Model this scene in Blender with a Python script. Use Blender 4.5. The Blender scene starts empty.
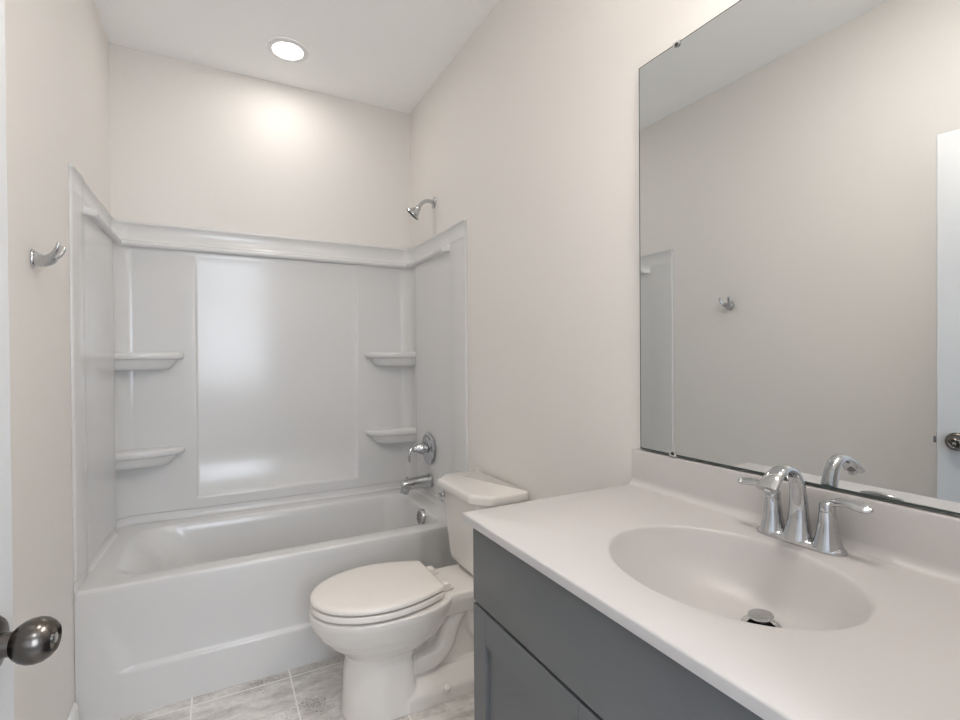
import bpy, bmesh, math, random
from math import sin, cos, pi, radians
from mathutils import Vector, Matrix

# ------------------------------------------------------------------ camera
SC = bpy.context.scene
COL = SC.collection
cd = bpy.data.cameras.new('camera')
cam = bpy.data.objects.new('camera', cd)
COL.objects.link(cam)
YAW, PITCH, ROLL = radians(28.0395), radians(-0.4228), radians(-0.3968)
Fv = Vector((sin(YAW)*cos(PITCH), cos(YAW)*cos(PITCH), sin(PITCH)))
Rv = Vector((cos(YAW), -sin(YAW), 0))
Uv = Rv.cross(Fv)
R2 = Rv*cos(ROLL)+Uv*sin(ROLL)
U2 = -Rv*sin(ROLL)+Uv*cos(ROLL)
cam.matrix_world = Matrix(((R2.x, U2.x, -Fv.x, -1.0831), (R2.y, U2.y, -Fv.y, -2.9489),
                           (R2.z, U2.z, -Fv.z, 1.2827), (0, 0, 0, 1)))
cd.sensor_width = 36
cd.lens = 495.744/960*36
cd.clip_start = 0.01
SC.camera = cam

# ------------------------------------------------------------------ world, exposure
wd = bpy.data.worlds.new('World')
SC.world = wd
wd.use_nodes = True
wd.node_tree.nodes['Background'].inputs[0].default_value = (0.62, 0.74, 0.95, 1)
wd.node_tree.nodes['Background'].inputs[1].default_value = 1.0
SC.view_settings.view_transform = 'Standard'
SC.view_settings.look = 'None'
SC.view_settings.gamma = 1
SC.view_settings.exposure = 1.46
SC.cycles.max_bounces = 14
SC.cycles.diffuse_bounces = 8
SC.cycles.glossy_bounces = 8
SC.cycles.caustics_reflective = False
SC.cycles.caustics_refractive = False


def area(name, loc, rot, sx, sy, power, color):
    l = bpy.data.lights.new(name, 'AREA')
    l.shape = 'RECTANGLE'
    l.size, l.size_y = sx, sy
    l.energy = power
    l.color = color
    o = bpy.data.objects.new(name, l)
    o.location = loc
    o.rotation_euler = rot
    COL.objects.link(o)
    return o


# daylight entering the hall behind the camera through the hall window
area('hall_window_daylight', (-0.78, -4.50, 1.52), (radians(90), 0, 0), 0.96, 1.15, 9.5, (0.86, 0.93, 1.0))
P_CAN = 0.72        # radiant output of the recessed ceiling light
P_FILL = 1.9        # added unseen fill light, in front of the vanity
P_VANITY = 33     # radiant strength of each vanity bulb
HALL_FILL = 14  # strength of the lamp added in the unseen hall

# ------------------------------------------------------------------ constants
W = -1.524       # left wall
H = 2.803        # ceiling
YF = -2.87       # front wall (room face)

# ------------------------------------------------------------------ materials


def mat(name, col, rough=0.5, metal=0.0, spec=0.5, coat=0.0, bump=None, noise=None):
    m = bpy.data.materials.new(name)
    m.use_nodes = True
    nt = m.node_tree
    b = nt.nodes['Principled BSDF']
    b.inputs['Base Color'].default_value = (*col, 1)
    b.inputs['Roughness'].default_value = rough
    b.inputs['Metallic'].default_value = metal
    b.inputs['Specular IOR Level'].default_value = spec
    b.inputs['Coat Weight'].default_value = coat
    b.inputs['Coat Roughness'].default_value = 0.05
    if bump or noise:
        tc = nt.nodes.new('ShaderNodeTexCoord')
        n = nt.nodes.new('ShaderNodeTexNoise')
        n.inputs['Scale'].default_value = (bump or noise)[0]
        n.inputs['Detail'].default_value = 4
        nt.links.new(tc.outputs['Object'], n.inputs['Vector'])
        if bump:
            bp = nt.nodes.new('ShaderNodeBump')
            bp.inputs['Strength'].default_value = bump[1]
            bp.inputs['Distance'].default_value = 0.002
            nt.links.new(n.outputs['Fac'], bp.inputs['Height'])
            nt.links.new(bp.outputs['Normal'], b.inputs['Normal'])
        if noise:
            mx = nt.nodes.new('ShaderNodeMix')
            mx.data_type = 'RGBA'
            mx.inputs['A'].default_value = (*[c*(1-noise[1]) for c in col], 1)
            mx.inputs['B'].default_value = (*[min(1, c*(1+noise[1])) for c in col], 1)
            nt.links.new(n.outputs['Fac'], mx.inputs['Factor'])
            nt.links.new(mx.outputs['Result'], b.inputs['Base Color'])
    return m


def emit(name, col, strength):
    m = bpy.data.materials.new(name)
    m.use_nodes = True
    nt = m.node_tree
    b = nt.nodes['Principled BSDF']
    b.inputs['Base Color'].default_value = (0.9, 0.9, 0.9, 1)
    b.inputs['Emission Color'].default_value = (*col, 1)
    b.inputs['Emission Strength'].default_value = strength
    return m


M = {}
M['wall'] = mat('wall_paint', (0.78, 0.757, 0.73), 0.65, bump=(220, 0.08))
M['hall'] = mat('hall_paint', (0.66, 0.66, 0.66), 0.6)
M['ceiling'] = mat('ceiling_paint', (0.95, 0.955, 0.955), 0.8, bump=(160, 0.08))
M['trim'] = mat('trim_paint', (0.80, 0.805, 0.81), 0.3)
M['door'] = mat('door_paint', (0.60, 0.61, 0.62), 0.35)
M['tub'] = mat('white_acrylic', (0.69, 0.69, 0.69), 0.18)
M['porcelain'] = mat('porcelain', (0.79, 0.76, 0.725), 0.08, coat=0.5)
M['seat'] = mat('seat_plastic', (0.82, 0.78, 0.735), 0.18)
M['marble'] = mat('cultured_marble', (0.55, 0.53, 0.52), 0.38, noise=(9, 0.012))
M['cabinet'] = mat('grey_cabinet_paint', (0.14, 0.145, 0.15), 0.42, noise=(30, 0.03))
M['gap'] = mat('painted_shade', (0.006, 0.006, 0.006), 0.9, spec=0.1)  # near-black colour painting shade in the cabinet gaps and drain opening
M['chrome'] = mat('chrome', (0.56, 0.57, 0.585), 0.05, metal=1.0)
M['nickel'] = mat('brushed_dark_nickel', (0.135, 0.122, 0.112), 0.24, metal=1.0)
M['steel'] = mat('bright_steel', (0.6, 0.6, 0.6), 0.25, metal=1.0)
M['rubber'] = mat('dark_rubber', (0.03, 0.03, 0.03), 0.6)
M['mirror'] = mat('mirror_silver', (0.75, 0.77, 0.775), 0.0, metal=1.0)
M['mirror_edge'] = mat('mirror_glass_edge', (0.05, 0.07, 0.065), 0.2)
M['clip'] = mat('clear_plastic_clip', (0.55, 0.55, 0.54), 0.15)
M['lens'] = emit('light_lens', (1.0, 0.95, 0.88), 5)
M['bulb'] = emit('vanity_bulb', (1.0, 0.94, 0.87), P_VANITY)
M['shade'] = emit('frosted_lamp_shade', (1.0, 0.93, 0.86), 2.6)
M['hall_fill'] = emit('hall_fill', (0.95, 0.97, 1.0), HALL_FILL)


def floor_mat():
    m = bpy.data.materials.new('stone_look_tile')
    m.use_nodes = True
    nt = m.node_tree
    b = nt.nodes['Principled BSDF']
    N = nt.nodes.new
    L = nt.links.new
    tc = N('ShaderNodeTexCoord')
    mp = N('ShaderNodeMapping')
    mp.inputs['Location'].default_value = (1.175, 0.838, 0)
    L(tc.outputs['Object'], mp.inputs['Vector'])
    br = N('ShaderNodeTexBrick')
    br.offset = 0.0
    br.squash = 1.0
    br.inputs['Color1'].default_value = (0, 0, 0, 1)
    br.inputs['Color2'].default_value = (1, 1, 1, 1)
    br.inputs['Scale'].default_value = 1
    br.inputs['Mortar Size'].default_value = 0.003
    br.inputs['Mortar Smooth'].default_value = 0.1
    br.inputs['Brick Width'].default_value = 0.344
    br.inputs['Row Height'].default_value = 0.688
    L(mp.outputs['Vector'], br.inputs['Vector'])
    # stretched veins running along x
    mp2 = N('ShaderNodeMapping')
    mp2.inputs['Scale'].default_value = (2.4, 5.0, 1)
    mp2.inputs['Rotation'].default_value = (0, 0, radians(12))
    L(tc.outputs['Object'], mp2.inputs['Vector'])
    n1 = N('ShaderNodeTexNoise')
    n1.inputs['Scale'].default_value = 2.6
    n1.inputs['Detail'].default_value = 14
    n1.inputs['Roughness'].default_value = 0.78
    n1.inputs['Distortion'].default_value = 0.25
    L(mp2.outputs['Vector'], n1.inputs['Vector'])
    r1 = N('ShaderNodeValToRGB')
    e = r1.color_ramp.elements
    e[0].position = 0.28
    e[0].color = (0.30, 0.28, 0.26, 1)
    e[1].position = 0.64
    e[1].color = (0.84, 0.825, 0.805, 1)
    q = e.new(0.46)
    q.color = (0.58, 0.555, 0.53, 1)
    L(n1.outputs['Fac'], r1.inputs['Fac'])
    # dark pits
    n2 = N('ShaderNodeTexNoise')
    n2.inputs['Scale'].default_value = 130
    n2.inputs['Detail'].default_value = 3
    L(tc.outputs['Object'], n2.inputs['Vector'])
    n3 = N('ShaderNodeTexNoise')
    n3.inputs['Scale'].default_value = 7
    L(tc.outputs['Object'], n3.inputs['Vector'])
    ad = N('ShaderNodeMath')
    ad.operation = 'MULTIPLY_ADD'
    ad.inputs[1].default_value = 0.8
    L(n3.outputs['Fac'], ad.inputs[0])
    L(n2.outputs['Fac'], ad.inputs[2])
    r2 = N('ShaderNodeValToRGB')
    r2.color_ramp.elements[0].position = 0.64
    r2.color_ramp.elements[0].color = (0.50, 0.48, 0.46, 1)
    r2.color_ramp.elements[1].position = 0.76
    r2.color_ramp.elements[1].color = (1, 1, 1, 1)
    L(ad.outputs[0], r2.inputs['Fac'])
    mu = N('ShaderNodeMix')
    mu.data_type = 'RGBA'
    mu.blend_type = 'MULTIPLY'
    mu.inputs['Factor'].default_value = 1
    L(r1.outputs['Color'], mu.inputs['A'])
    L(r2.outputs['Color'], mu.inputs['B'])
    mg = N('ShaderNodeMix')
    mg.data_type = 'RGBA'
    mg.inputs['B'].default_value = (0.88, 0.87, 0.86, 1)
    L(br.outputs['Fac'], mg.inputs['Factor'])
    L(mu.outputs['Result'], mg.inputs['A'])
    L(mg.outputs['Result'], b.inputs['Base Color'])
    b.inputs['Roughness'].default_value = 0.42
    bp = N('ShaderNodeBump')
    bp.inputs['Strength'].default_value = 0.25
    bp.inputs['Distance'].default_value = 0.003
    L(n1.outputs['Fac'], bp.inputs['Height'])
    L(bp.outputs['Normal'], b.inputs['Normal'])
    return m


M['floor'] = floor_mat()

# ------------------------------------------------------------------ mesh helpers (all world coordinates)


def box(bm, x0, x1, y0, y1, z0, z1, bev=0.0, seg=2, mi=0):
    r = bmesh.ops.create_cube(bm, size=1)
    vs = r['verts']
    sx, sy, sz = abs(x1-x0), abs(y1-y0), abs(z1-z0)
    for v in vs:
        v.co = Vector(((x0+x1)/2+v.co.x*sx, (y0+y1)/2+v.co.y*sy, (z0+z1)/2+v.co.z*sz))
    fs = set(f for v in vs for f in v.link_faces)
    for f in fs:
        f.material_index = mi
    if bev > 0:
        es = list(set(e for v in vs for e in v.link_edges))
        bmesh.ops.bevel(bm, geom=es, offset=bev, segments=seg, profile=0.5, affect='EDGES')
    return bm


def loft(bm, rings, cap0=True, cap1=True, closed=True, mi=0):
    V = [[bm.verts.new(p) for p in r] for r in rings]
    n = len(V[0])
    for a, b in zip(V, V[1:]):
        for i in range(n if closed else n-1):
            j = (i+1) % n
            f = bm.faces.new((a[i], a[j], b[j], b[i]))
            f.material_index = mi
    if cap0:
        bm.faces.new(V[0][::-1]).material_index = mi
    if cap1:
        bm.faces.new(V[-1]).material_index = mi
    return V


def frame(d):
    d = Vector(d).normalized()
    up = Vector((0, 0, 1)) if abs(d.z) < 0.95 else Vector((0, 1, 0))
    a = d.cross(up).normalized()
    b = a.cross(d).normalized()
    return a, b


def lathe(bm, o, d, prof, n=40, caps=True, sx=1.0, sy=1.0):
    """profile = [(distance along d, radius)]"""
    o = Vector(o)
    d = Vector(d).normalized()
    a, b = frame(d)
    rings = []
    for t, r in prof:
        rings.append([o+d*t+a*(r*sx*cos(2*pi*i/n))+b*(r*sy*sin(2*pi*i/n)) for i in range(n)])
    loft(bm, rings, caps, caps)


def catmull(P, k=8):
    P = [Vector(p) for p in P]
    out = []
    for i in range(len(P)-1):
        p0 = P[max(i-1, 0)]
        p1, p2 = P[i], P[i+1]
        p3 = P[min(i+2, len(P)-1)]
        for s in range(k):
            t = s/k
            out.append(0.5*((2*p1)+(p2-p0)*t+(2*p0-5*p1+4*p2-p3)*t*t+(3*p1-p0-3*p2+p3)*t**3))
    out.append(P[-1])
    return out


def sweep(bm, pts, radii, side=None, n=20, k=8, p=2.0, caps=True):
    """radii = [(half width along the side vector, half thickness)]; smooth path"""
    path = catmull(pts, k)
    rr = catmull([(a, b, 0) for a, b in radii], k)
    rings = []
    prev = None
    for i, c in enumerate(path):
        t = (path[min(i+1, len(path)-1)]-path[max(i-1, 0)]).normalized()
        if side is not None:
            s = Vector(side)
            s = (s-t*s.dot(t)).normalized()
        else:
            if prev is None:
                s = frame(t)[0]
            else:
                s = (prev-t*prev.dot(t)).normalized()
            prev = s
        u = s.cross(t).normalized()
        ring = []
        for j in range(n):
            th = 2*pi*j/n
            cx, sy = cos(th), sin(th)
            x = math.copysign(abs(cx)**(2/p), cx)*rr[i].x
            y = math.copysign(abs(sy)**(2/p), sy)*rr[i].y
            ring.append(c+s*x+u*y)
        rings.append(ring)
    loft(bm, rings, caps, caps)


def rrect(x0, x1, y0, y1, r, z, n=10):
    """rounded rectangle ring, 4*(n+1) points; r = single or 4 radii (x1y1, x0y1, x0y0, x1y0)"""
    if not isinstance(r, (tuple, list)):
        r = (r,)*4
    out = []
    for (cx, cy, sx, sy, a0, rad) in ((x1, y1, -1, -1, 0, r[0]), (x0, y1, 1, -1, 90, r[1]),
                                      (x0, y0, 1, 1, 180, r[2]), (x1, y0, -1, 1, 270, r[3])):
        for i in range(n+1):
            a = radians(a0+90*i/n)
            out.append(Vector((cx+sx*rad+rad*cos(a), cy+sy*rad+rad*sin(a), z)))
    return out


def thing(name, loc, label, cat, group=None):
    o = bpy.data.objects.new(name, None)
    o.empty_display_size = 0.05
    o.location = loc
    COL.objects.link(o)
    o['label'] = label
    o['category'] = cat
    if group:
        o['group'] = group
    return o


def origin_of(p):
    v = Vector((0, 0, 0))
    while p is not None:
        v = v+Vector(p.location)
        p = p.parent
    return v


def obj(name, bm, m, parent=None, smooth=40, origin=None, label=None):
    """link bm (in world coordinates) as one mesh object"""
    bmesh.ops.remove_doubles(bm, verts=bm.verts, dist=1e-6)
    bmesh.ops.recalc_face_normals(bm, faces=bm.faces)
    base = origin_of(parent)
    loc = Vector(origin)-base if origin is not None else Vector((0, 0, 0))
    for v in bm.verts:
        v.co -= base+loc
    me = bpy.data.meshes.new(name)
    bm.to_mesh(me)
    bm.free()
    for mm in (m if isinstance(m, (list, tuple)) else [m]):
        me.materials.append(mm)
    if smooth:
        me.polygons.foreach_set('use_smooth', [True]*len(me.polygons))
        me.set_sharp_from_angle(angle=radians(smooth))
    o = bpy.data.objects.new(name, me)
    o.location = loc
    COL.objects.link(o)
    if parent is not None:
        o.parent = parent
    if label:
        o['label'] = label
    return o


def struct(name, bm, m, label, cat, smooth=None, origin=None):
    o = obj(name, bm, m, None, smooth, origin)
    o['kind'] = 'structure'
    o['label'] = label
    o['category'] = cat
    return o


def NB():
    return bmesh.new()


# ------------------------------------------------------------------ room shell
struct('floor', box(NB(), -2.6, 0.6, -4.75, 0.12, -0.1, 0), M['floor'],
       'grey stone-look tile floor with pale grout lines', 'floor')
struct('ceiling', box(NB(), -2.6, 0.6, -4.75, 0.12, H, H+0.1), M['ceiling'],
       'flat white ceiling above the tub and vanity', 'ceiling')
struct('wall_back', box(NB(), W-0.12, 0.12, 0, 0.12, 0, H), M['wall'],
       'warm off-white wall above the long side of the tub surround', 'wall')
struct('wall_left', box(NB(), W-0.12, W, YF, 0, 0, H), M['wall'],
       'warm off-white left wall carrying the robe hook', 'wall')
struct('wall_right', box(NB(), 0, 0.12, YF, 0, 0, H), M['wall'],
       'warm off-white right wall behind the mirror, toilet and shower head', 'wall')
DX0, DX1, DZ = -1.437, -0.600, 2.11
fw = NB()
box(fw, W-0.12, DX0, YF-0.115, YF, 0, H)
box(fw, DX1, 0.12, YF-0.115, YF, 0, H)
box(fw, DX0, DX1, YF-0.115, YF, DZ, H)
struct('wall_front', fw, M['wall'], 'off-white wall with the doorway, behind the camera', 'wall')
jb = NB()
for x0, x1 in ((DX0, DX0+0.012), (DX1-0.012, DX1)):
    box(jb, x0, x1, YF-0.118, YF+0.001, 0, DZ)
box(jb, DX0+0.012, DX1-0.012, YF-0.118, YF+0.001, DZ-0.012, DZ)
struct('trim_1', jb, M['trim'], 'white painted jamb of the doorway behind the camera', 'door jamb')
# hall behind the camera
struct('wall_hall_left', box(NB(), -2.6, -2.5, -4.75, YF-0.115, 0, H), M['hall'],
       'grey-beige left wall of the hall behind the camera', 'wall')
struct('wall_hall_right', box(NB(), 0.5, 0.6, -4.75, YF-0.115, 0, H), M['hall'],
       'grey-beige right wall of the hall behind the camera', 'wall')
hb = NB()
box(hb, -2.5, -1.31, -4.75, -4.65, 0, H)
box(hb, -0.23, 0.5, -4.75, -4.65, 0, H)
box(hb, -1.31, -0.23, -4.75, -4.65, 0, 0.88)
box(hb, -1.31, -0.23, -4.75, -4.65, 2.15, H)
struct('wall_hall_back', hb, M['hall'], 'grey-beige far wall of the hall around its window', 'wall')
wn = NB()
for a in ((-1.31, -1.27, 0.88, 2.15), (-0.27, -0.23, 0.88, 2.15), (-1.27, -0.27, 0.88, 0.92), (-1.27, -0.27, 2.11, 2.15),
          (-1.27, -0.27, 1.50, 1.54)):
    box(wn, a[0], a[1], -4.72, -4.67, a[2], a[3])
struct('window_1', wn, M['trim'], 'white sash window frame at the end of the hall', 'window')

# baseboards


def baseboard(name, x0, x1, y0, y1, label, face):
    bm = NB()
    z = [(0, 0.020), (0.014, 0.020), (0.020, 0.014), (0.085, 0.013), (0.098, 0.009), (0.105, 0.003), (0.105, 0.0)]
    rings = []
    for (zz, t) in z:
        xx = x0+t if face > 0 else x0-t
        rings.append([Vector((x0, y0, zz)), Vector((xx, y0, zz)), Vector((xx, y1, zz)), Vector((x0, y1, zz))])
    loft(bm, rings)
    return struct(name, bm, M['trim'], label, 'baseboard', 30)


baseboard('baseboard_left', W, 0, YF, -0.80, 'white baseboard along the left wall, ending at the tub', 1)
baseboard('baseboard_right', 0, 0, -1.897, -0.80, 'white baseboard behind the toilet', -1)

# ------------------------------------------------------------------ entry door (open against the left wall)
hinge = Vector((-1.4235, -2.872, 0))
edge = Vector((-1.3040, -2.147, 0))
dv = (edge-hinge).normalized()           # towards the free edge
dn = Vector((dv.y, -dv.x, 0))            # towards the room
DW = (edge-hinge).length


def dpt(s, t, z):
    return hinge+dv*s+dn*t+Vector((0, 0, z))


dm = NB()
r = bmesh.ops.create_cube(dm, size=1)
for v in r['verts']:
    v.co = dpt((v.co.x+0.5)*DW, (v.co.y-0.5)*0.035, 0.012+(v.co.z+0.5)*2.078)
bmesh.ops.recalc_face_normals(dm, faces=dm.faces)
bmesh.ops.bevel(dm, geom=list(dm.edges), offset=0.002, segments=1, affect='EDGES')
door = struct('door_1', dm, M['door'], 'white flat door standing open beside the left wall, with an egg-shaped knob', 'door',
              30, hinge)
ks, kz = DW-0.056, 0.961
kb = NB()
lathe(kb, dpt(ks, 0, kz), dn, [(0, 0.033), (0.004, 0.033), (0.008, 0.030), (0.010, 0.024), (0.012, 0.0135), (0.038, 0.0125)])
obj('knob_rosette', kb, M['nickel'], door)
kb = NB()
egg = [(0.0245, 0.0122), (0.0259, 0.0151), (0.0292, 0.0185), (0.0347, 0.0222), (0.0412, 0.0244), (0.0478, 0.0249), (0.0543, 0.0234), (0.0598, 0.02), (0.064, 0.0156), (0.0645, 0.0141), (0.0636, 0.0132), (0.0622, 0.0117), (0.0622, 0.0039)]
lathe(kb, dpt(ks, 0, kz), dn, egg, n=48)
knob = obj('door_knob', kb, M['nickel'], door, 35, label='dark nickel egg-shaped door knob')
kb = NB()
lathe(kb, dpt(ks, 0.0615, kz), dn, [(0, 0.0055), (0.003, 0.0055), (0.0036, 0.004)], n=20)
obj('lock_button', kb, M['steel'], knob)
kb = NB()
lp = dpt(DW, -0.0175, kz)
a_, b_ = dn, Vector((0, 0, 1))
for hw, hz, d0, d1 in ((0.0125, 0.028, -0.001, 0.0012), (0.007, 0.012, 0.0, 0.011)):
    ring0 = [lp+a_*(sx*hw)+b_*(sz*hz)+dv*d0 for sx, sz in ((-1, -1), (1, -1), (1, 1), (-1, 1))]
    ring1 = [p+dv*(d1-d0) for p in ring0]
    loft(kb, [ring0, ring1])
obj('latch', kb, M['steel'], door, None)

# ------------------------------------------------------------------ bathtub
tub = thing('bathtub', (W/2, -0.40, 0), 'white acrylic alcove bathtub with moulded apron', 'bathtub')
X0, X1, Y0, Y1 = W+0.0015, -0.0015, -0.787, -0.0015
ZR = 0.475
bm = NB()
rg = []
nn = 12
rg.append(rrect(X0, X1, Y0, Y1, 0.004, ZR-0.03, nn))
rg.append(rrect(X0, X1, Y0, Y1, 0.004, ZR-0.012, nn))
rg.append(rrect(X0, X1, Y0+0.002, Y1, 0.004, ZR-0.005, nn))
rg.append(rrect(X0, X1, Y0+0.007, Y1, 0.004, ZR-0.001, nn))
rg.append(rrect(X0+0.004, X1-0.004, Y0+0.014, Y1-0.004, 0.006, ZR, nn))
R0 = (0.10, 0.15, 0.12, 0.07)
ax0, ax1, ay0, ay1 = -1.42, -0.115, -0.700, -0.125
rg.append(rrect(ax0-0.02, ax1+0.012, ay0-0.014, ay1+0.012, R0, ZR, nn))
rg.append(rrect(ax0-0.006, ax1+0.004, ay0-0.005, ay1+0.004, R0, ZR-0.003, nn))
rg.append(rrect(ax0+0.006, ax1, ay0, ay1, R0, ZR-0.010, nn))
rg.append(rrect(ax0+0.022, ax1-0.003, ay0+0.004, ay1-0.004, R0, ZR-0.022, nn))
for t in (0.1, 0.25, 0.45, 0.65, 0.8, 0.9, 0.96, 1.0):
    z = ZR-0.022-0.345*t
    s = 0.26*t+0.02*t*t
    e = 0.035*t
    w = 0.0
    if t > 0.75:
        w = 0.07*((t-0.75)/0.25)**2
    rg.append(rrect(ax0+0.022+s+w, ax1-0.003-e-w, ay0+0.004+e+w, ay1-0.004-e-w, (0.12, 0.16, 0.16, 0.12), z, nn))
loft(bm, rg, cap0=False, cap1=True)
obj('tub_basin', bm, M['tub'], tub, 50)

# apron with a moulded recess above a toe band


def sstep(a, b, x):
    t = max(0, min(1, (x-a)/(b-a)))
    return t*t*(3-2*t)


bm = NB()
xs = [X0+(X1-X0)*i/120 for i in range(121)]
zs = [0, 0.02, 0.06, 0.10, 0.135, 0.148, 0.154, 0.158, 0.161, 0.164, 0.168, 0.172, 0.178, 0.186, 0.2, 0.215, 0.23, 0.25, 0.275, 0.3, 0.325, 0.35,
      0.375, 0.4, 0.42, 0.435, ZR-0.03]
rows = []
for z in zs:
    row = []
    for x in xs:
        d = 0.013*sstep(0.45, 0.19, z)*sstep(0.155, 0.170, z)
        xl = -1.44+0.06*sstep(0.36, 0.165, z)
        d *= sstep(xl-0.03, xl+0.03, x)*sstep(-0.06, -0.12, x)
        row.append(Vector((x, Y0+d, z)))
    rows.append(row)
loft(bm, rows, False, False, closed=False)
# return edges to give the skin its thickness
back = [[Vector((X0, Y0+0.05, z)) for z in zs], [Vector((X0, Y0, z)) for z in zs]]
loft(bm, back, False, False, closed=False)
back = [[Vector((X1, Y0, z)) for z in zs], [Vector((X1, Y0+0.05, z)) for z in zs]]
loft(bm, back, False, False, closed=False)
obj('tub_apron', bm, M['tub'], tub, 60)

# overflow cover on the right end wall of the basin
bm = NB()
oc = Vector((-0.100, -0.480, 0.428))
od = Vector((-1, 0, 0.10))
lathe(bm, oc, od, [(0, 0.042), (0.034, 0.042), (0.038, 0.040), (0.0395, 0.037), (0.0395, 0.001)], n=40)
ov = obj('overflow_cover', bm, M['steel'], tub, label='brushed round overflow cover with a perforated face')
bm = NB()
odn = od.normalized()
a_, b_ = frame(odn)
for i in range(-4, 5):
    for j in range(-4, 5):
        q = (i+0.5*(j % 2))*0.0095, j*0.0085
        if q[0]**2+q[1]**2 < 0.034**2:
            lathe(bm, oc+odn*0.0393+a_*q[0]+b_*q[1], odn, [(0, 0.0027), (0.0008, 0.0027)], n=8)
obj('overflow_holes', bm, M['rubber'], ov, None)

# ------------------------------------------------------------------ tub surround
sur = thing('tub_surround', (W/2, -0.02, 0.5), 'glossy white moulded wall surround enclosing the tub on three sides', 'tub surround')
A = []   # lower plan
B = []   # upper band plan
Tg = []  # ('s' strip, 'p' panel, 'c' central)


def addc(a, b, t):
    A.append(a)
    B.append(b)
    Tg.append(t)


addc((W+0.0005, -0.787), (W+0.0005, -0.787), 's')
addc((W+0.005, -0.787), (W+0.005, -0.787), 's')
addc((W+0.009, -0.785), (W+0.009, -0.785), 's')
addc((W+0.011, -0.778), (W+0.011, -0.778), 's')
addc((W+0.012, -0.665), (W+0.012, -0.665), 's')
addc((W+0.011, -0.640), (W+0.011, -0.640), 's')
addc((W+0.0085, -0.612), (W+0.0085, -0.612), 's')
addc((W+0.008, -0.590), (W+0.008, -0.590), 'p')
for i in range(1, 7):
    y = -0.590+(0.425)*i/6
    addc((W+0.008+0.020*i/6, y), (W+0.008+0.003*i/6, y), 'p')
addc((W+0.028, -0.150), (W+0.0115, -0.150), 'p')
addc((W+0.024, -0.141), (W+0.0118, -0.130), 'p')
addc((W+0.012, -0.137), (W+0.012, -0.110), 'p')
addc((W+0.012, -0.100), (W+0.012, -0.085), 'p')
for i in range(0, 9):
    th = radians(180-90*i/8)
    addc((W+0.012+0.075+0.075*cos(th), -0.087+0.075*sin(th)), (W+0.012+0.06+0.06*cos(th), -0.072+0.06*sin(th)), 'p')
addc((W+0.15, -0.014), (W+0.15, -0.012), 'p')
addc((W+0.25, -0.019), (W+0.25, -0.012), 'p')
addc((-1.184, -0.024), (-1.184, -0.012), 'p')
addc((-1.177, -0.0238), (-1.177, -0.012), 'c0')
addc((-1.173, -0.021), (-1.173, -0.012), 'c')
addc((-1.170, -0.015), (-1.170, -0.012), 'c')
addc((-1.168, -0.0132), (-1.168, -0.012), 'c')
addc((-1.160, -0.013), (-1.160, -0.012), 'c')
half = len(A)
Am = [(W-x, y) for x, y in A]
Bm = [(W-x, y) for x, y in B]
# the central field's right edge is at x = -0.345
mid = [((-0.9, -0.013), (-0.9, -0.012), 'c'), ((-0.6, -0.013), (-0.6, -0.012), 'c')]
for a, b, t in mid:
    addc(a, b, t)
for i in reversed(range(half)):
    addc(Am[i], Bm[i], Tg[i])


def normals(P):
    out = []
    for i in range(len(P)):
        a = Vector(P[max(i-1, 0)])
        b = Vector(P[min(i+1, len(P)-1)])
        t = (b-a).normalized()
        out.append(Vector((t.y, -t.x)))   # to the right of travel: into the tub
    return out


NA, NBn = normals(A), normals(B)
rowsZ = [(0.4755, 'A', 0.010), (0.4785, 'A', 0.005), (0.484, 'A', 0.002), (0.492, 'A', 0), (0.5125, 'A', 0), (0.5132, 'A', -0.006), (0.5148, 'A', -0.006), (0.5155, 'A', 0), (0.560, 'A', 0), (0.573, 'A', 0), (0.578, 'A1', 0),
         (0.584, 'A2', 0), (0.80, 'A2', 0), (1.30, 'A2', 0), (1.60, 'A2', 0), (1.70, 'A3', 0), (1.76, 'A4', 0), (1.80, 'A', 0), (1.815, 'A', 0), (1.824, 'A', 0.003),
         (1.8265, 'L', 0.012), (1.8262, 'L', 0.0284), (1.8279, 'L', 0.0330), (1.8310, 'L', 0.0367), (1.8352, 'L', 0.0392), (1.8400, 'L', 0.0400), (1.8448, 'L', 0.0392), (1.8490, 'L', 0.0367), (1.8521, 'L', 0.0330), (1.8538, 'L', 0.0284),
         (1.8555, 'L', 0.020), (1.8600, 'L', 0.010), (1.867, 'B', 0.003), (1.876, 'B', 0), (1.90, 'B', 0), (1.937, 'B', 0), (1.940, 'B', 0.003), (1.944, 'B', 0.0055), (1.949, 'B', 0.005), (1.9525, 'B', 0.002), (1.954, 'B', -0.003), (1.9545, 'B', -0.0115)]
rows = []
for z, kind, off in rowsZ:
    row = []
    for i in range(len(A)):
        a, b, t = Vector(A[i]), Vector(B[i]), Tg[i]
        if kind[0] == 'A':
            p = a.copy()
            if t in ('c', 'c0'):
                f = {'A': 0, 'A1': 0.5, 'A2': 1, 'A3': 0.75, 'A4': 0.3}[kind]
                yy = -0.024
                p.y = yy+(a.y-yy)*f
            n = NA[i]
            p = p+n*(off if t != 's' or off < 0 else 0)
        elif kind == 'L':
            s = 1.0 if t != 's' else 0.0
            base = b if t != 's' else a
            p = base+(NBn[i]*(off) if s else Vector((0, 0)))
        else:
            p = b+NBn[i]*off
        if off < -0.01:   # top cap touches the wall
            p = Vector((max(W+0.0005, min(-0.0005, p.x)), min(-0.0005, p.y)))
            if t == 's':
                p = Vector((W+0.0005 if p.x < -0.7 else -0.0005, b.y))
        row.append(Vector((p.x, p.y, z)))
    rows.append(row)
bm = NB()
loft(bm, rows, False, False, closed=False)
obj('surround_panel', bm, M['tub'], sur, 50)


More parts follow.
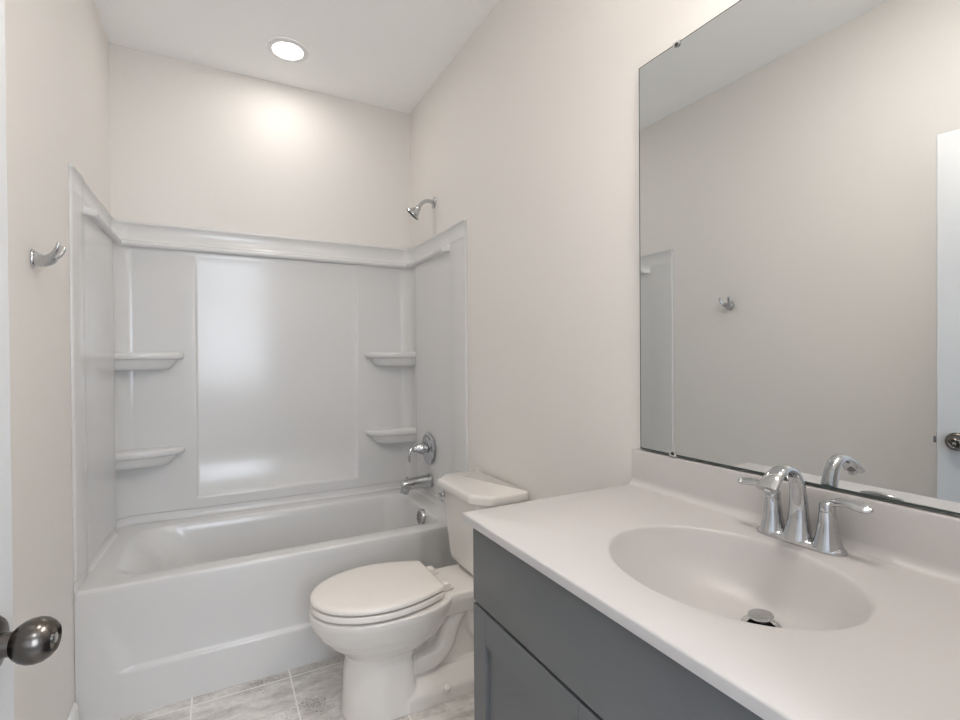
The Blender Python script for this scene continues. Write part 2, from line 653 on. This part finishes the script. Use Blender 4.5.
def shelf(mirror, ztop):
    cxr = (W+0.0125, -0.0135)
    pts = []
    P0, P1, P2 = Vector((W+0.298, -0.050)), Vector((W+0.262, -0.142)), Vector((W+0.0125, -0.140))
    pts.append(Vector((W+0.0125, -0.0135)))
    pts.append(Vector((W+0.15, -0.0140)))
    pts.append(Vector((W+0.300, -0.0200)))
    k = 18
    for i in range(k+1):
        t = i/k
        pts.append(P0*(1-t)**2+P1*2*t*(1-t)+P2*t*t)
    c = Vector(cxr)
    prof = [(0.950, 0.0), (0.975, -0.0015), (0.992, -0.006), (1.0, -0.013), (1.0, -0.020), (0.994, -0.027), (0.975, -0.032),
            (0.94, -0.0345), (0.90, -0.036), (0.875, -0.045), (0.83, -0.064), (0.79, -0.078), (0.75, -0.083), (0.68, -0.084)]
    rings = []
    for s, dz in prof:
        ring = []
        for p in pts:
            q = c+(p-c)*s
            x = q.x if not mirror else W-q.x
            ring.append(Vector((x, q.y, ztop+dz)))
        rings.append(ring)
    bm = NB()
    loft(bm, rings)
    return bm


for mirr, zt in ((False, 1.312), (False, 0.842), (True, 1.312), (True, 0.850)):
    obj('corner_shelf', shelf(mirr, zt), M['tub'], sur, 45)

# ------------------------------------------------------------------ shower fittings
YS = -0.385
sh = thing('overhead_shower', (0, YS, 2.14), 'chrome bell-shaped shower on a bent arm above the surround', 'shower')
bm = NB()
lathe(bm, (0, YS, 2.14), (-1, 0, 0), [(0.0003, 0.031), (0.003, 0.031), (0.007, 0.027), (0.010, 0.018), (0.012, 0.011)])
obj('arm_flange', bm, M['chrome'], sh)
bm = NB()
tip = Vector((-0.092, YS, 2.103))
sweep(bm, [(-0.004, YS, 2.14), (-0.035, YS, 2.146), (-0.062, YS, 2.138), (-0.081, YS, 2.120), tip], [(0.0105, 0.0105)]*5, n=16)
obj('shower_arm', bm, M['chrome'], sh)
bm = NB()
hd = Vector((-0.60, 0.30, -0.74)).normalized()
lathe(bm, tip-hd*0.004, hd, [(0, 0.011), (0.004, 0.0145), (0.012, 0.0175), (0.017, 0.0165), (0.020, 0.0185), (0.026, 0.024), (0.036, 0.027),
                             (0.044, 0.031), (0.050, 0.039), (0.053, 0.044), (0.057, 0.044), (0.059, 0.041)])
hdo = obj('spray_head', bm, M['chrome'], sh)
bm = NB()
lathe(bm, tip+hd*0.0545, hd, [(0, 0.039), (0.0015, 0.036), (0.003, 0.030)], n=32)
obj('spray_face', bm, M['rubber'], hdo, label='dark spray face')

XV = -0.0235
va = thing('shower_valve', (XV, -0.335, 0.765), 'chrome round shower valve plate with a down-turned lever', 'shower valve')
bm = NB()
lathe(bm, (XV, -0.335, 0.765), (-1, 0, 0), [(0, 0.088), (0.004, 0.088), (0.009, 0.083), (0.011, 0.072), (0.010, 0.064), (0.016, 0.054), (0.019, 0.040), (0.020, 0.02)], n=56)
obj('escutcheon_plate', bm, M['chrome'], va)
bm = NB()
lathe(bm, (XV-0.018, -0.335, 0.765), (-1, 0, 0), [(0, 0.023), (0.022, 0.023), (0.022, 0.031), (0.030, 0.032), (0.044, 0.025), (0.060, 0.0165), (0.074, 0.013), (0.080, 0.008)], n=36)
hb_ = obj('valve_hub', bm, M['chrome'], va)
bm = NB()
sweep(bm, [(XV-0.082, -0.335, 0.766), (XV-0.102, -0.337, 0.767), (XV-0.117, -0.339, 0.754), (XV-0.121, -0.340, 0.730), (XV-0.119, -0.341, 0.700)],
      [(0.011, 0.011), (0.011, 0.010), (0.012, 0.008), (0.013, 0.008), (0.009, 0.006)], side=(0, 1, 0), n=16)
obj('lever', bm, M['chrome'], hb_)

sp = thing('tub_spout', (XV, -0.345, 0.585), 'chrome tub filler spout below the shower valve', 'tub spout')
bm = NB()
sweep(bm, [(XV+0.001, -0.345, 0.583), (XV-0.04, -0.345, 0.582), (XV-0.09, -0.345, 0.580), (XV-0.135, -0.345, 0.577), (XV-0.160, -0.345, 0.574), (XV-0.166, -0.345, 0.572)],
      [(0.038, 0.038), (0.036, 0.036), (0.033, 0.032), (0.030, 0.028), (0.026, 0.025), (0.016, 0.015)], side=(0, 1, 0), n=28, p=2.4)
sb = obj('spout_body', bm, M['chrome'], sp)
bm = NB()
lathe(bm, (XV-0.141, -0.345, 0.574), (-0.22, 0, -1), [(0.0, 0.025), (0.026, 0.024), (0.046, 0.023), (0.047, 0.018), (0.042, 0.016)], n=28)
obj('spout_outlet', bm, M['chrome'], sb)
bm = NB()
lathe(bm, (XV-0.137, -0.345, 0.598), (0, 0, 1), [(0, 0.005), (0.010, 0.004), (0.012, 0.007), (0.018, 0.007), (0.020, 0.004)], n=16)
obj('diverter_knob', bm, M['chrome'], sb)

# ------------------------------------------------------------------ toilet
YT = -1.145
YK = -1.120     # tank centre line
to = thing('toilet', (-0.42, YT, 0), 'white two-piece toilet with an elongated bowl and closed lid', 'toilet')


def egg_ring(xf, xb, w, z, n=56, pf=2.0, pb=2.6, cxf=0.48):
    """egg outline in plan; front at xf (negative x), back at xb; half width w"""
    cx = xb+(xf-xb)*cxf
    out = []
    for i in range(n):
        th = 2*pi*i/n
        c, s = cos(th), sin(th)
        p = pf if c < 0 else pb
        rx = (cx-xf) if c < 0 else (xb-cx)
        x = cx+math.copysign(abs(c)**(2/p), c)*rx
        y = YT+math.copysign(abs(s)**(2/p), s)*w
        out.append(Vector((x, y, z)))
    return out


def remeshed(bm, voxel, smooth_iter):
    me = bpy.data.meshes.new('tmp')
    bmesh.ops.recalc_face_normals(bm, faces=bm.faces)
    bm.to_mesh(me)
    bm.free()
    o = bpy.data.objects.new('tmp', me)
    COL.objects.link(o)
    m = o.modifiers.new('r', 'REMESH')
    m.mode = 'VOXEL'
    m.voxel_size = voxel
    s = o.modifiers.new('s', 'SMOOTH')
    s.factor = 0.5
    s.iterations = smooth_iter
    dg = bpy.context.evaluated_depsgraph_get()
    ev = o.evaluated_get(dg)
    out = bmesh.new()
    out.from_mesh(ev.to_mesh())
    ev.to_mesh_clear()
    bpy.data.objects.remove(o)
    bpy.data.meshes.remove(me)
    return out


bm = NB()
loft(bm, [egg_ring(-0.698, -0.435, 0.122, 0.0, pb=5), egg_ring(-0.694, -0.440, 0.118, 0.06, pb=5), egg_ring(-0.688, -0.445, 0.112, 0.14, pb=5),
          egg_ring(-0.680, -0.450, 0.108, 0.19, pb=5), egg_ring(-0.680, -0.43, 0.112, 0.215, pb=4),
          egg_ring(-0.702, -0.385, 0.128, 0.235, pb=3.6), egg_ring(-0.742, -0.335, 0.150, 0.265, pb=3), egg_ring(-0.775, -0.305, 0.168, 0.300, pb=2.8),
          egg_ring(-0.794, -0.29, 0.180, 0.335), egg_ring(-0.803, -0.28, 0.188, 0.362), egg_ring(-0.804, -0.275, 0.190, 0.380),
          egg_ring(-0.803, -0.275, 0.189, 0.386)])
# deck behind the seat, running under the tank
loft(bm, [rrect(-0.44, -0.06, YT-0.095, YT+0.095, 0.03, 0.300), rrect(-0.46, -0.035, YT-0.116, YT+0.116, 0.03, 0.345),
          rrect(-0.48, -0.030, YT-0.124, YT+0.124, 0.03, 0.365), rrect(-0.48, -0.030, YT-0.124, YT+0.124, 0.03, 0.386), rrect(-0.47, -0.034, YT-0.120, YT+0.120, 0.03, 0.392)])
# web and foot
loft(bm, [rrect(-0.47, -0.09, YT-0.042, YT+0.042, 0.02, 0.02), rrect(-0.47, -0.10, YT-0.04, YT+0.04, 0.02, 0.33)])
loft(bm, [rrect(-0.50, -0.10, YT-0.124, YT+0.124, (0.05, 0.02, 0.02, 0.05), 0.0), rrect(-0.50, -0.10, YT-0.122, YT+0.122, (0.05, 0.02, 0.02, 0.05), 0.045),
          rrect(-0.50, -0.11, YT-0.112, YT+0.112, (0.05, 0.02, 0.02, 0.05), 0.056),
          rrect(-0.49, -0.12, YT-0.060, YT+0.070, (0.05, 0.02, 0.02, 0.05), 0.095)])
for s in (-1, 1):
    # passage of the trapway showing on each side
    sweep(bm, [(-0.14, YT+s*0.035, 0.34), (-0.23, YT+s*0.036, 0.325), (-0.29, YT+s*0.038, 0.255), (-0.315, YT+s*0.040, 0.185), (-0.365, YT+s*0.040, 0.140), (-0.45, YT+s*0.038, 0.13)],
          [(0.050, 0.045), (0.050, 0.046), (0.052, 0.046), (0.052, 0.044), (0.052, 0.044), (0.05, 0.045)], n=18)
    sweep(bm, [(-0.13, YT+s*0.040, 0.05), (-0.14, YT+s*0.045, 0.15), (-0.175, YT+s*0.045, 0.22), (-0.19, YT+s*0.045, 0.30)],
          [(0.040, 0.045), (0.04, 0.04), (0.04, 0.038), (0.04, 0.038)], n=18)
obj('toilet_bowl', remeshed(bm, 0.0045, 4), M['porcelain'], to, 60)
# bolt caps
for s in (-1, 1):
    bm = NB()
    lathe(bm, (-0.335, YT+s*0.115, 0.044), (0, s*0.55, 0.83), [(0, 0.017), (0.010, 0.0165), (0.016, 0.013), (0.018, 0.006)], n=20)
    obj('bolt_cap', bm, M['seat'], to)

# seat and lid


def seat_ring(g, z, n=96):
    """elongated seat outline with a straight back edge"""
    xf, xb, cx, w, wb = -0.800-g, -0.342+g, -0.560, 0.187+g, 0.136+g
    P = []
    for i in range(49):                       # front half ellipse
        th = pi/2+pi*i/48
        P.append(Vector((cx+(cx-xf)*cos(th), YT+w*sin(th), z)))
    side = []
    r = 0.016
    for i in range(1, 19):
        t = i/18
        x = cx+(xb-r-cx)*t
        side.append((x, w-(w-wb)*t**1.9))
    for i in range(1, 7):
        a = radians(90*i/6)
        side.append((xb-r+r*sin(a), wb-r*0.9+r*0.9*cos(a)-0.0008*i))
    P += [Vector((x, YT-y, z)) for x, y in side]
    P += [Vector((x, YT+y, z)) for x, y in reversed(side)]
    return P


bm = NB()
loft(bm, [seat_ring(-0.040, 0.3940), seat_ring(-0.004, 0.3940), seat_ring(0.0, 0.3965), seat_ring(0.0, 0.4115), seat_ring(-0.003, 0.4155), seat_ring(-0.030, 0.4160)])
seat = obj('toilet_seat', bm, M['seat'], to)
bm = NB()
loft(bm, [seat_ring(-0.030, 0.4222), seat_ring(-0.004, 0.4222), seat_ring(0.0, 0.424), seat_ring(0.0005, 0.430), seat_ring(-0.002, 0.436), seat_ring(-0.008, 0.440),
          seat_ring(-0.016, 0.4420)]+[[Vector((-0.56+(p.x+0.56)*k, YT+(p.y-YT)*k, z)) for p in seat_ring(-0.016, z)] for k, z in ((0.88, 0.4438), (0.65, 0.4455), (0.35, 0.4465), (0.08, 0.4468))])
obj('seat_lid', bm, M['seat'], to)
for x, y in ((-0.72, YT), (-0.56, YT-0.15), (-0.56, YT+0.15), (-0.40, YT-0.12), (-0.40, YT+0.12)):
    bm = NB()
    box(bm, x-0.012, x+0.012, y-0.006, y+0.006, 0.3840, 0.4225)
    obj('seat_bumper', bm, M['rubber'], seat, None)
for s in (-1, 1):
    bm = NB()
    box(bm, -0.345, -0.305, YT+s*0.075-0.018, YT+s*0.075+0.018, 0.394, 0.424, 0.006, 3)
    box(bm, -0.310, -0.288, YT+s*0.075-0.012, YT+s*0.075+0.012, 0.394, 0.402, 0.003, 2)
    obj('seat_hinge', bm, M['seat'], to)

# tank
bm = NB()


def tank_ring(x0, hw, z, rf=0.055, rb=0.02):
    return rrect(x0, -0.020, YK-hw, YK+hw, (rb, rf, rf, rb), z, 12)


loft(bm, [tank_ring(-0.130, 0.10, 0.3955), tank_ring(-0.165, 0.140, 0.397), tank_ring(-0.182, 0.160, 0.403), tank_ring(-0.190, 0.170, 0.416), tank_ring(-0.193, 0.174, 0.44),
          tank_ring(-0.205, 0.190, 0.58), tank_ring(-0.213, 0.200, 0.70), tank_ring(-0.214, 0.201, 0.724)])
tank = obj('tank', bm, M['porcelain'], to)


def lid_ring(g, z, ch=0.055):
    x0, x1, h = -0.242-g, -0.016+g*0.2, 0.221+g
    P = [(x1, YK+h), (x0+ch, YK+h), (x0, YK+h-ch*1.15), (x0, YK-h+ch*1.15), (x0+ch, YK-h), (x1, YK-h)]
    # soften the chamfered outline
    out = []
    n = len(P)
    for i in range(n):
        p0, p1, p2 = Vector(P[i-1]), Vector(P[i]), Vector(P[(i+1) % n])
        r = 0.016 if 0 < i < 5 else 0.006
        a = p1+(p0-p1).normalized()*r
        b = p1+(p2-p1).normalized()*r
        for k in range(6):
            t = k/5
            q = a*(1-t)**2+p1*2*t*(1-t)+b*t*t
            out.append(Vector((q.x, q.y, z)))
    return out


bm = NB()
loft(bm, [lid_ring(-0.012, 0.7215), lid_ring(-0.002, 0.722), lid_ring(0, 0.7245), lid_ring(0, 0.745), lid_ring(-0.002, 0.751), lid_ring(-0.007, 0.755), lid_ring(-0.016, 0.757)])
obj('tank_lid', bm, M['porcelain'], to)
# flush lever at the front, tub side
bm = NB()
fy = YK+0.150
lathe(bm, (-0.2125, fy, 0.682), (-1, 0, 0), [(0, 0.014), (0.005, 0.014), (0.009, 0.010), (0.014, 0.008), (0.018, 0.008)], n=24)
sweep(bm, [(-0.232, fy+0.004, 0.683), (-0.240, fy-0.012, 0.681), (-0.241, fy-0.035, 0.676), (-0.239, fy-0.052, 0.671)],
      [(0.010, 0.008), (0.009, 0.007), (0.008, 0.006), (0.006, 0.005)], side=(0, 0, 1), n=14)
obj('flush_lever', bm, M['chrome'], to)

# ------------------------------------------------------------------ vanity cabinet
CY0, CY1 = -1.897, -2.795
XD = -0.546   # door faces
XB = -0.526   # carcass face
vc = thing('vanity_cabinet', (-0.27, -2.346, 0), 'grey painted vanity cabinet with shaker doors along the right wall', 'vanity cabinet')
bm = NB()
for a in ((XB, -0.001, CY0-0.016, CY0, 0.10, 0.888), (XB, -0.001, CY1, CY1+0.016, 0.10, 0.888), (XB, -0.001, CY1+0.016, CY0-0.016, 0.10, 0.116),
          (-0.013, -0.001, CY1+0.016, CY0-0.016, 0.116, 0.888), (XB, XB+0.018, CY1+0.016, CY0-0.016, 0.66, 0.888), (XB, XB+0.018, CY1+0.016, CY0-0.016, 0.116, 0.16),
          (XB, XB+0.018, -2.37, -2.32, 0.16, 0.66)):
    box(bm, *a)
box(bm, XB+0.07, -0.001, CY1, CY0, 0.0, 0.10)
obj('cabinet_body', bm, M['cabinet'], vc, None)
bm = NB()
box(bm, XB-0.0015, XB, CY1+0.012, CY0-0.012, 0.69, 0.71)  # near-black strips on the carcass paint the shade inside the front gaps
box(bm, XB-0.0015, XB, -2.352, -2.340, 0.105, 0.70)
obj('gap_shade_strip', bm, M['gap'], vc, None, label='near-black strips painting the shade in the gaps between the drawer front and the doors')
bm = NB()
box(bm, XD, XB-0.0016, CY1+0.002, CY0-0.001, 0.7035, 0.884, 0.0018, 2)
obj('drawer_front', bm, M['cabinet'], vc, 30)


def shaker(y1, y0):
    bm = NB()
    z0, z1 = 0.108, 0.6955
    st, rl = 0.058, 0.076
    box(bm, XD, XB-0.0016, y0, y0+st, z0, z1, 0.0012, 1)
    box(bm, XD, XB-0.0016, y1-st, y1, z0, z1, 0.0012, 1)
    box(bm, XD, XB-0.0016, y0+st, y1-st, z1-rl, z1, 0.0012, 1)
    box(bm, XD, XB-0.0016, y0+st, y1-st, z0, z0+rl, 0.0012, 1)
    d = obj('door', bm, M['cabinet'], vc, 30)
    bm = NB()
    box(bm, XD+0.009, XB-0.0018, y0+st-0.002, y1-st+0.002, z0+rl-0.002, z1-rl+0.002)
    obj('door_panel', bm, M['cabinet'], d, None)


shaker(CY0-0.001, -2.3445)
shaker(-2.3485, CY1+0.002)

# ------------------------------------------------------------------ vanity top with integral basin
ZC = 0.911
CT = 0.020
TY0, TY1, TX = -1.885, -2.800, -0.569
vt = thing('washbasin', (-0.28, -2.34, ZC-CT), 'white cultured-marble washbasin top with an oval bowl, on the grey cabinet', 'washbasin')
EX, EY, RX, RY = -0.296, -2.379, 0.176, 0.213
NE = 120
bm = NB()


def ell(s, z, cx=EX, cy=EY, n=NE, rx=RX, ry=RY):
    return [Vector((cx+rx*s*cos(2*pi*i/n), cy+ry*s*sin(2*pi*i/n), z)) for i in range(n)]


def outer(z, g):
    x0, x1, y0, y1 = TX+g, -0.001, TY1+g, TY0-g
    out = []
    for i in range(NE):
        th = 2*pi*i/NE
        c, s = cos(th)*RX, sin(th)*RY
        k = min(((x1-EX)/c if c > 1e-9 else (x0-EX)/c if c < -1e-9 else 1e9),
                ((y1-EY)/s if s > 1e-9 else (y0-EY)/s if s < -1e-9 else 1e9))
        out.append([EX+c*k, EY+s*k])
    # snap nearest point to each corner so the slab keeps square corners
    for (X, Y) in ((x0, y0), (x0, y1), (x1, y0), (x1, y1)):
        j = min(range(NE), key=lambda q: (out[q][0]-X)**2+(out[q][1]-Y)**2)
        out[j] = [X, Y]
    return [Vector((a, b, z)) for a, b in out]


DXC, DYC, DZC = -0.226, -2.404, ZC-0.112
rings = [outer(ZC-CT, 0.001), outer(ZC-0.004, 0), outer(ZC-0.0012, 0.0012), outer(ZC, 0.004)]
rings += [ell(1.035, ZC), ell(1.012, ZC-0.001), ell(0.995, ZC-0.004), ell(0.982, ZC-0.010)]
for t in (0.06, 0.13, 0.2, 0.28, 0.36, 0.44, 0.53, 0.62, 0.71, 0.80, 0.89):
    s = 0.975*(1-t)+0.11*t
    dz = 0.010+(0.112-0.010)*(1-(1-t)**3.0)
    k = t**1.0
    cx = EX+(DXC-EX)*k
    cy = EY+(DYC-EY)*k
    rings.append(ell(s, ZC-dz, cx, cy))
rings.append([Vector((DXC+0.026*cos(2*pi*i/NE), DYC+0.026*sin(2*pi*i/NE), DZC-0.0005)) for i in range(NE)])
rings.append([Vector((DXC+0.024*cos(2*pi*i/NE), DYC+0.024*sin(2*pi*i/NE), DZC-0.02)) for i in range(NE)])
loft(bm, rings, cap0=False, cap1=True)
obj('countertop', bm, M['marble'], vt, 60)
# backsplash with a cove at its foot
bm = NB()
prof = [(-0.038, ZC-0.0005), (-0.030, ZC+0.0015), (-0.0245, ZC+0.005), (-0.0205, ZC+0.012), (-0.0195, ZC+0.02), (-0.0185, ZC+0.094), (-0.017, ZC+0.099), (-0.013, ZC+0.101), (-0.001, ZC+0.101), (-0.001, ZC-0.0005)]
loft(bm, [[Vector((x, y, z)) for x, z in prof] for y in (TY0, TY1)])
bmesh.ops.recalc_face_normals(bm, faces=bm.faces)
obj('backsplash', bm, M['marble'], vt, 35)
# drain
bm = NB()
lathe(bm, (DXC, DYC, DZC), (0, 0, 1), [(-0.019, 0.020), (-0.001, 0.0215), (0.0005, 0.024), (0.0022, 0.031), (0.0008, 0.0325), (-0.0004, 0.0325)], n=40, caps=False)
dr = obj('sink_drain', bm, M['steel'], vt)
bm = NB()
lathe(bm, (DXC, DYC, DZC+0.007), (-0.12, 0.05, 1), [(-0.008, 0.007), (0.004, 0.008), (0.0075, 0.0200), (0.0095, 0.0212), (0.0110, 0.0205), (0.0118, 0.015), (0.0122, 0.001)], n=40)
bm2 = NB()
lathe(bm2, (DXC, DYC, DZC), (0, 0, 1), [(-0.019, 0.0225), (-0.0004, 0.0245), (-0.0004, 0.001)], n=40)  # flat near-black disc paints the shade down the drain
obj('drain_shade', bm2, M['gap'], dr, label='near-black disc painting the shade in the drain opening')
obj('drain_stopper', bm, M['steel'], dr)

# ------------------------------------------------------------------ faucet
FX, FY = -0.066, -2.380
fa = thing('faucet', (FX, FY, ZC), 'chrome two-handle faucet with an arched spout on the vanity top', 'faucet')
bm = NB()


def stad(g, z, waist=0.0):
    out = []
    n = 64
    for i in range(n):
        th = 2*pi*i/n
        c, s = cos(th), sin(th)
        y = math.copysign(abs(s)**0.62, s)*(0.083+g)
        xw = 0.0275+g-waist*(1-min(1, abs(y)/0.05))**1.2
        x = math.copysign(abs(c)**0.75, c)*xw
        out.append(Vector((FX+x, FY+y, z)))
    return out


loft(bm, [stad(0, ZC+0.0002), stad(0.0004, ZC+0.004), stad(-0.001, ZC+0.007), stad(-0.004, ZC+0.010), stad(-0.009, ZC+0.0125, 0.003), stad(-0.016, ZC+0.0135, 0.004)])
obj('base_plate', bm, M['chrome'], fa)
for s in (-1, 1):
    hy = FY+s*0.052
    bm = NB()
    lathe(bm, (FX, hy, ZC+0.006), (0, 0, 1), [(0, 0.0265), (0.004, 0.0255), (0.012, 0.0225), (0.025, 0.0195), (0.045, 0.0165), (0.066, 0.0142), (0.067, 0.0135), (0.0685, 0.0135), (0.069, 0.0142)], n=36)
    hbod = obj('handle_body', bm, M['chrome'], fa)
    bm = NB()
    lathe(bm, (FX, hy, ZC+0.0752), (0, 0, 1), [(0, 0.0140), (0.010, 0.0138), (0.016, 0.0125), (0.019, 0.008), (0.0195, 0.002)], n=32)
    sweep(bm, [(FX+0.002, hy-s*0.006, ZC+0.084), (FX, hy+s*0.014, ZC+0.0945), (FX-0.002, hy+s*0.034, ZC+0.0985), (FX-0.003, hy+s*0.052, ZC+0.0970), (FX-0.004, hy+s*0.066, ZC+0.0955), (FX-0.004, hy+s*0.074, ZC+0.0960)],
          [(0.010, 0.0085), (0.0105, 0.007), (0.0100, 0.0058), (0.0120, 0.0056), (0.0105, 0.0052), (0.0045, 0.003)], side=(1, 0, 0.5), n=20)
    obj('handle_lever', bm, M['chrome'], hbod)
bm = NB()
sweep(bm, [(FX-0.004, FY, ZC+0.006), (FX-0.003, FY, ZC+0.022), (FX-0.001, FY, ZC+0.050), (FX-0.002, FY, ZC+0.085), (FX-0.008, FY, ZC+0.115), (FX-0.022, FY, ZC+0.139), (FX-0.044, FY, ZC+0.149),
           (FX-0.067, FY, ZC+0.146), (FX-0.088, FY, ZC+0.134), (FX-0.106, FY, ZC+0.118)],
      [(0.0275, 0.0240), (0.0235, 0.0200), (0.0185, 0.0155), (0.0160, 0.0125), (0.0145, 0.0110), (0.0135, 0.0100), (0.0140, 0.0085), (0.0155, 0.0080), (0.0182, 0.0080), (0.0212, 0.0075)],
      side=(0, 1, 0), n=28, p=2.3)
spo = obj('faucet_spout', bm, M['chrome'], fa)
bm = NB()
lathe(bm, (FX-0.097, FY, ZC+0.120), (-0.45, 0, -1), [(0, 0.0095), (0.009, 0.0092), (0.010, 0.006)], n=24)
obj('aerator', bm, M['steel'], spo)
bm = NB()
lathe(bm, (FX+0.021, FY, ZC+0.010), (0, 0, 1), [(0, 0.0025), (0.050, 0.0025), (0.051, 0.005), (0.056, 0.0062), (0.061, 0.0045), (0.063, 0.001)], n=20)
obj('lift_rod', bm, M['chrome'], fa)

# ------------------------------------------------------------------ mirror
MY0, MY1, MZ0, MZ1 = -1.917, -2.800, 1.0165, 2.0955
mi = thing('wall_mirror', (0, (MY0+MY1)/2, MZ0), 'large frameless wall mirror above the vanity backsplash', 'mirror')
bm = NB()
box(bm, -0.0075, -0.0015, MY1, MY0, MZ0, MZ1)
for f in bm.faces:
    f.material_index = 0 if f.normal.x < -0.5 else 1
obj('mirror_glass', bm, [M['mirror'], M['mirror_edge']], mi, None)
bm = NB()
for a in ((MY1, MY0, MZ0, MZ0+0.004), (MY0-0.0018, MY0, MZ0+0.004, MZ1-0.0016), (MY1, MY0, MZ1-0.0016, MZ1)):
    box(bm, -0.0080, -0.0074, a[0], a[1], a[2], a[3])
obj('dark_edge', bm, M['mirror_edge'], mi, None, label='dark unsilvered edge of the mirror')
for y, z, s in ((-2.047, MZ1, 1), (-2.030, MZ0, -1)):
    bm = NB()
    n = 20
    pr_ = [Vector((0, y+0.011*cos(pi*i/n), z-s*0.0105*sin(pi*i/n))) for i in range(n+1)]
    pr_ += [Vector((0, y-0.011, z+s*0.003)), Vector((0, y+0.011, z+s*0.003))]
    if s < 0:
        pr_ = [Vector((0, p.y, min(max(p.z, z-0.003), z+0.016))) for p in pr_]
    loft(bm, [[p+Vector((-0.0015, 0, 0)) for p in pr_], [p+Vector((-0.0100, 0, 0)) for p in pr_], [Vector((-0.0115, y+(p.y-y)*0.85, z+(p.z-z)*0.85)) for p in pr_]])
    cl = obj('mirror_clip', bm, M['clip'], mi, 40)
    bm = NB()
    lathe(bm, (-0.0112, y-0.002, z-s*0.0055), (-1, 0, 0), [(0, 0.0045), (0.0015, 0.004), (0.002, 0.002)], n=16, sx=1.4)
    obj('clip_screw', bm, M['rubber'], cl)

mi.rotation_euler.z = 0.0095      # hangs a little proud of the wall at its tub end
mi.location.x = -0.0050

# ------------------------------------------------------------------ robe hook on the left wall
HY, HZ = -1.180, 1.558
rh = thing('robe_hook', (W, HY, HZ), 'small chrome double robe hook on the left wall', 'hook')
bm = NB()
lathe(bm, (W+0.0003, HY, HZ), (1, 0, 0), [(0, 0.017), (0.003, 0.017), (0.006, 0.0155), (0.008, 0.010)], n=36, sy=1.55)
obj('hook_plate', bm, M['chrome'], rh)
bm = NB()
sweep(bm, [(W+0.003, HY, HZ), (W+0.014, HY, HZ-0.003), (W+0.028, HY, HZ-0.004), (W+0.042, HY, HZ+0.002), (W+0.050, HY, HZ+0.010)],
      [(0.013, 0.023), (0.013, 0.019), (0.017, 0.016), (0.021, 0.013), (0.019, 0.008)], side=(0, 1, 0), n=24)
for s in (-1, 1):
    sweep(bm, [(W+0.030, HY+s*0.010, HZ+0.000), (W+0.044, HY+s*0.018, HZ+0.008), (W+0.056, HY+s*0.024, HZ+0.020), (W+0.063, HY+s*0.027, HZ+0.036), (W+0.062, HY+s*0.027, HZ+0.044)],
          [(0.0085, 0.0085), (0.0075, 0.007), (0.0068, 0.0062), (0.006, 0.0052), (0.004, 0.0035)], n=18)
obj('hook_prongs', bm, M['chrome'], rh)

# ------------------------------------------------------------------ recessed ceiling light above the tub, plus an added unseen fill light
def downlight(x, y, label, power, lens):
    t = thing('recessed_light', (x, y, H), label, 'ceiling light')
    bm = NB()
    lathe(bm, (x, y, H), (0, 0, -1), [(0.0003, 0.098), (0.004, 0.097), (0.007, 0.088), (0.0075, 0.073), (0.004, 0.070)], n=48, caps=False)
    obj('light_trim', bm, M['trim'], t)
    bm = NB()
    lathe(bm, (x, y, H), (0, 0, -1), [(0.0003, 0.0705), (0.0045, 0.0705), (0.0055, 0.060), (0.006, 0.001)], n=48)
    obj('light_lens', bm, M['lens'], t)
    l = bpy.data.lights.new('recessed_light_beam', 'AREA')
    l.shape = 'DISK'
    l.size = 0.13
    l.spread = radians(180)
    l.energy = power
    l.color = (1.0, 0.95, 0.90)
    lo = bpy.data.objects.new('recessed_light_beam', l)
    lo.location = (x, y, H-0.008)
    COL.objects.link(lo)


downlight(-0.755, -0.335, 'round white recessed ceiling light above the tub, switched on', P_CAN, 1)
downlight(-0.80, -2.25, 'added unseen fill light in front of the vanity, shaped as a recessed ceiling light', P_FILL, 1)  # added out of view to even out the room light

# ------------------------------------------------------------------ vanity light bar above the mirror (above the frame)
vl = thing('vanity_light', (0, -2.40, 2.52), 'three-shade vanity light bar on the wall above the mirror', 'wall light')
bm = NB()
box(bm, -0.028, -0.0005, -2.62, -2.18, 2.49, 2.55, 0.006, 3)
obj('light_bar', bm, M['chrome'], vl, 40)
LD = Vector((-1, 0, -1)).normalized()
for y in (-2.54, -2.40, -2.26):
    bm = NB()
    sweep(bm, [(-0.026, y, 2.52), (-0.08, y, 2.525), (-0.12, y, 2.515), (-0.135, y, 2.49)], [(0.008, 0.008)]*4, n=14)
    arm = obj('lamp_arm', bm, M['chrome'], vl)
    o_ = Vector((-0.130, y, 2.495))
    bm = NB()
    lathe(bm, o_, LD, [(0.0, 0.012), (0.004, 0.026), (0.03, 0.040), (0.075, 0.060), (0.105, 0.068), (0.106, 0.065), (0.092, 0.062)], n=32, caps=False)
    shd = obj('lamp_shade', bm, M['shade'], arm)
    bm = NB()
    lathe(bm, o_, LD, [(0.090, 0.060), (0.094, 0.0605), (0.096, 0.055), (0.097, 0.001)], n=32)
    obj('lamp_lens', bm, M['bulb'], shd)

# added fill lamp in the unseen hall behind the camera
hl = thing('hall_fill_light', (-1.0, -3.8, H), 'added unseen fill light in the hall, shaped as a round flush ceiling lamp', 'ceiling light')
bm = NB()
lathe(bm, (-1.0, -3.8, H), (0, 0, -1), [(0.0003, 0.16), (0.02, 0.16), (0.045, 0.13), (0.06, 0.07), (0.063, 0.001)], n=40)
obj('fill_dome', bm, M['hall_fill'], hl)
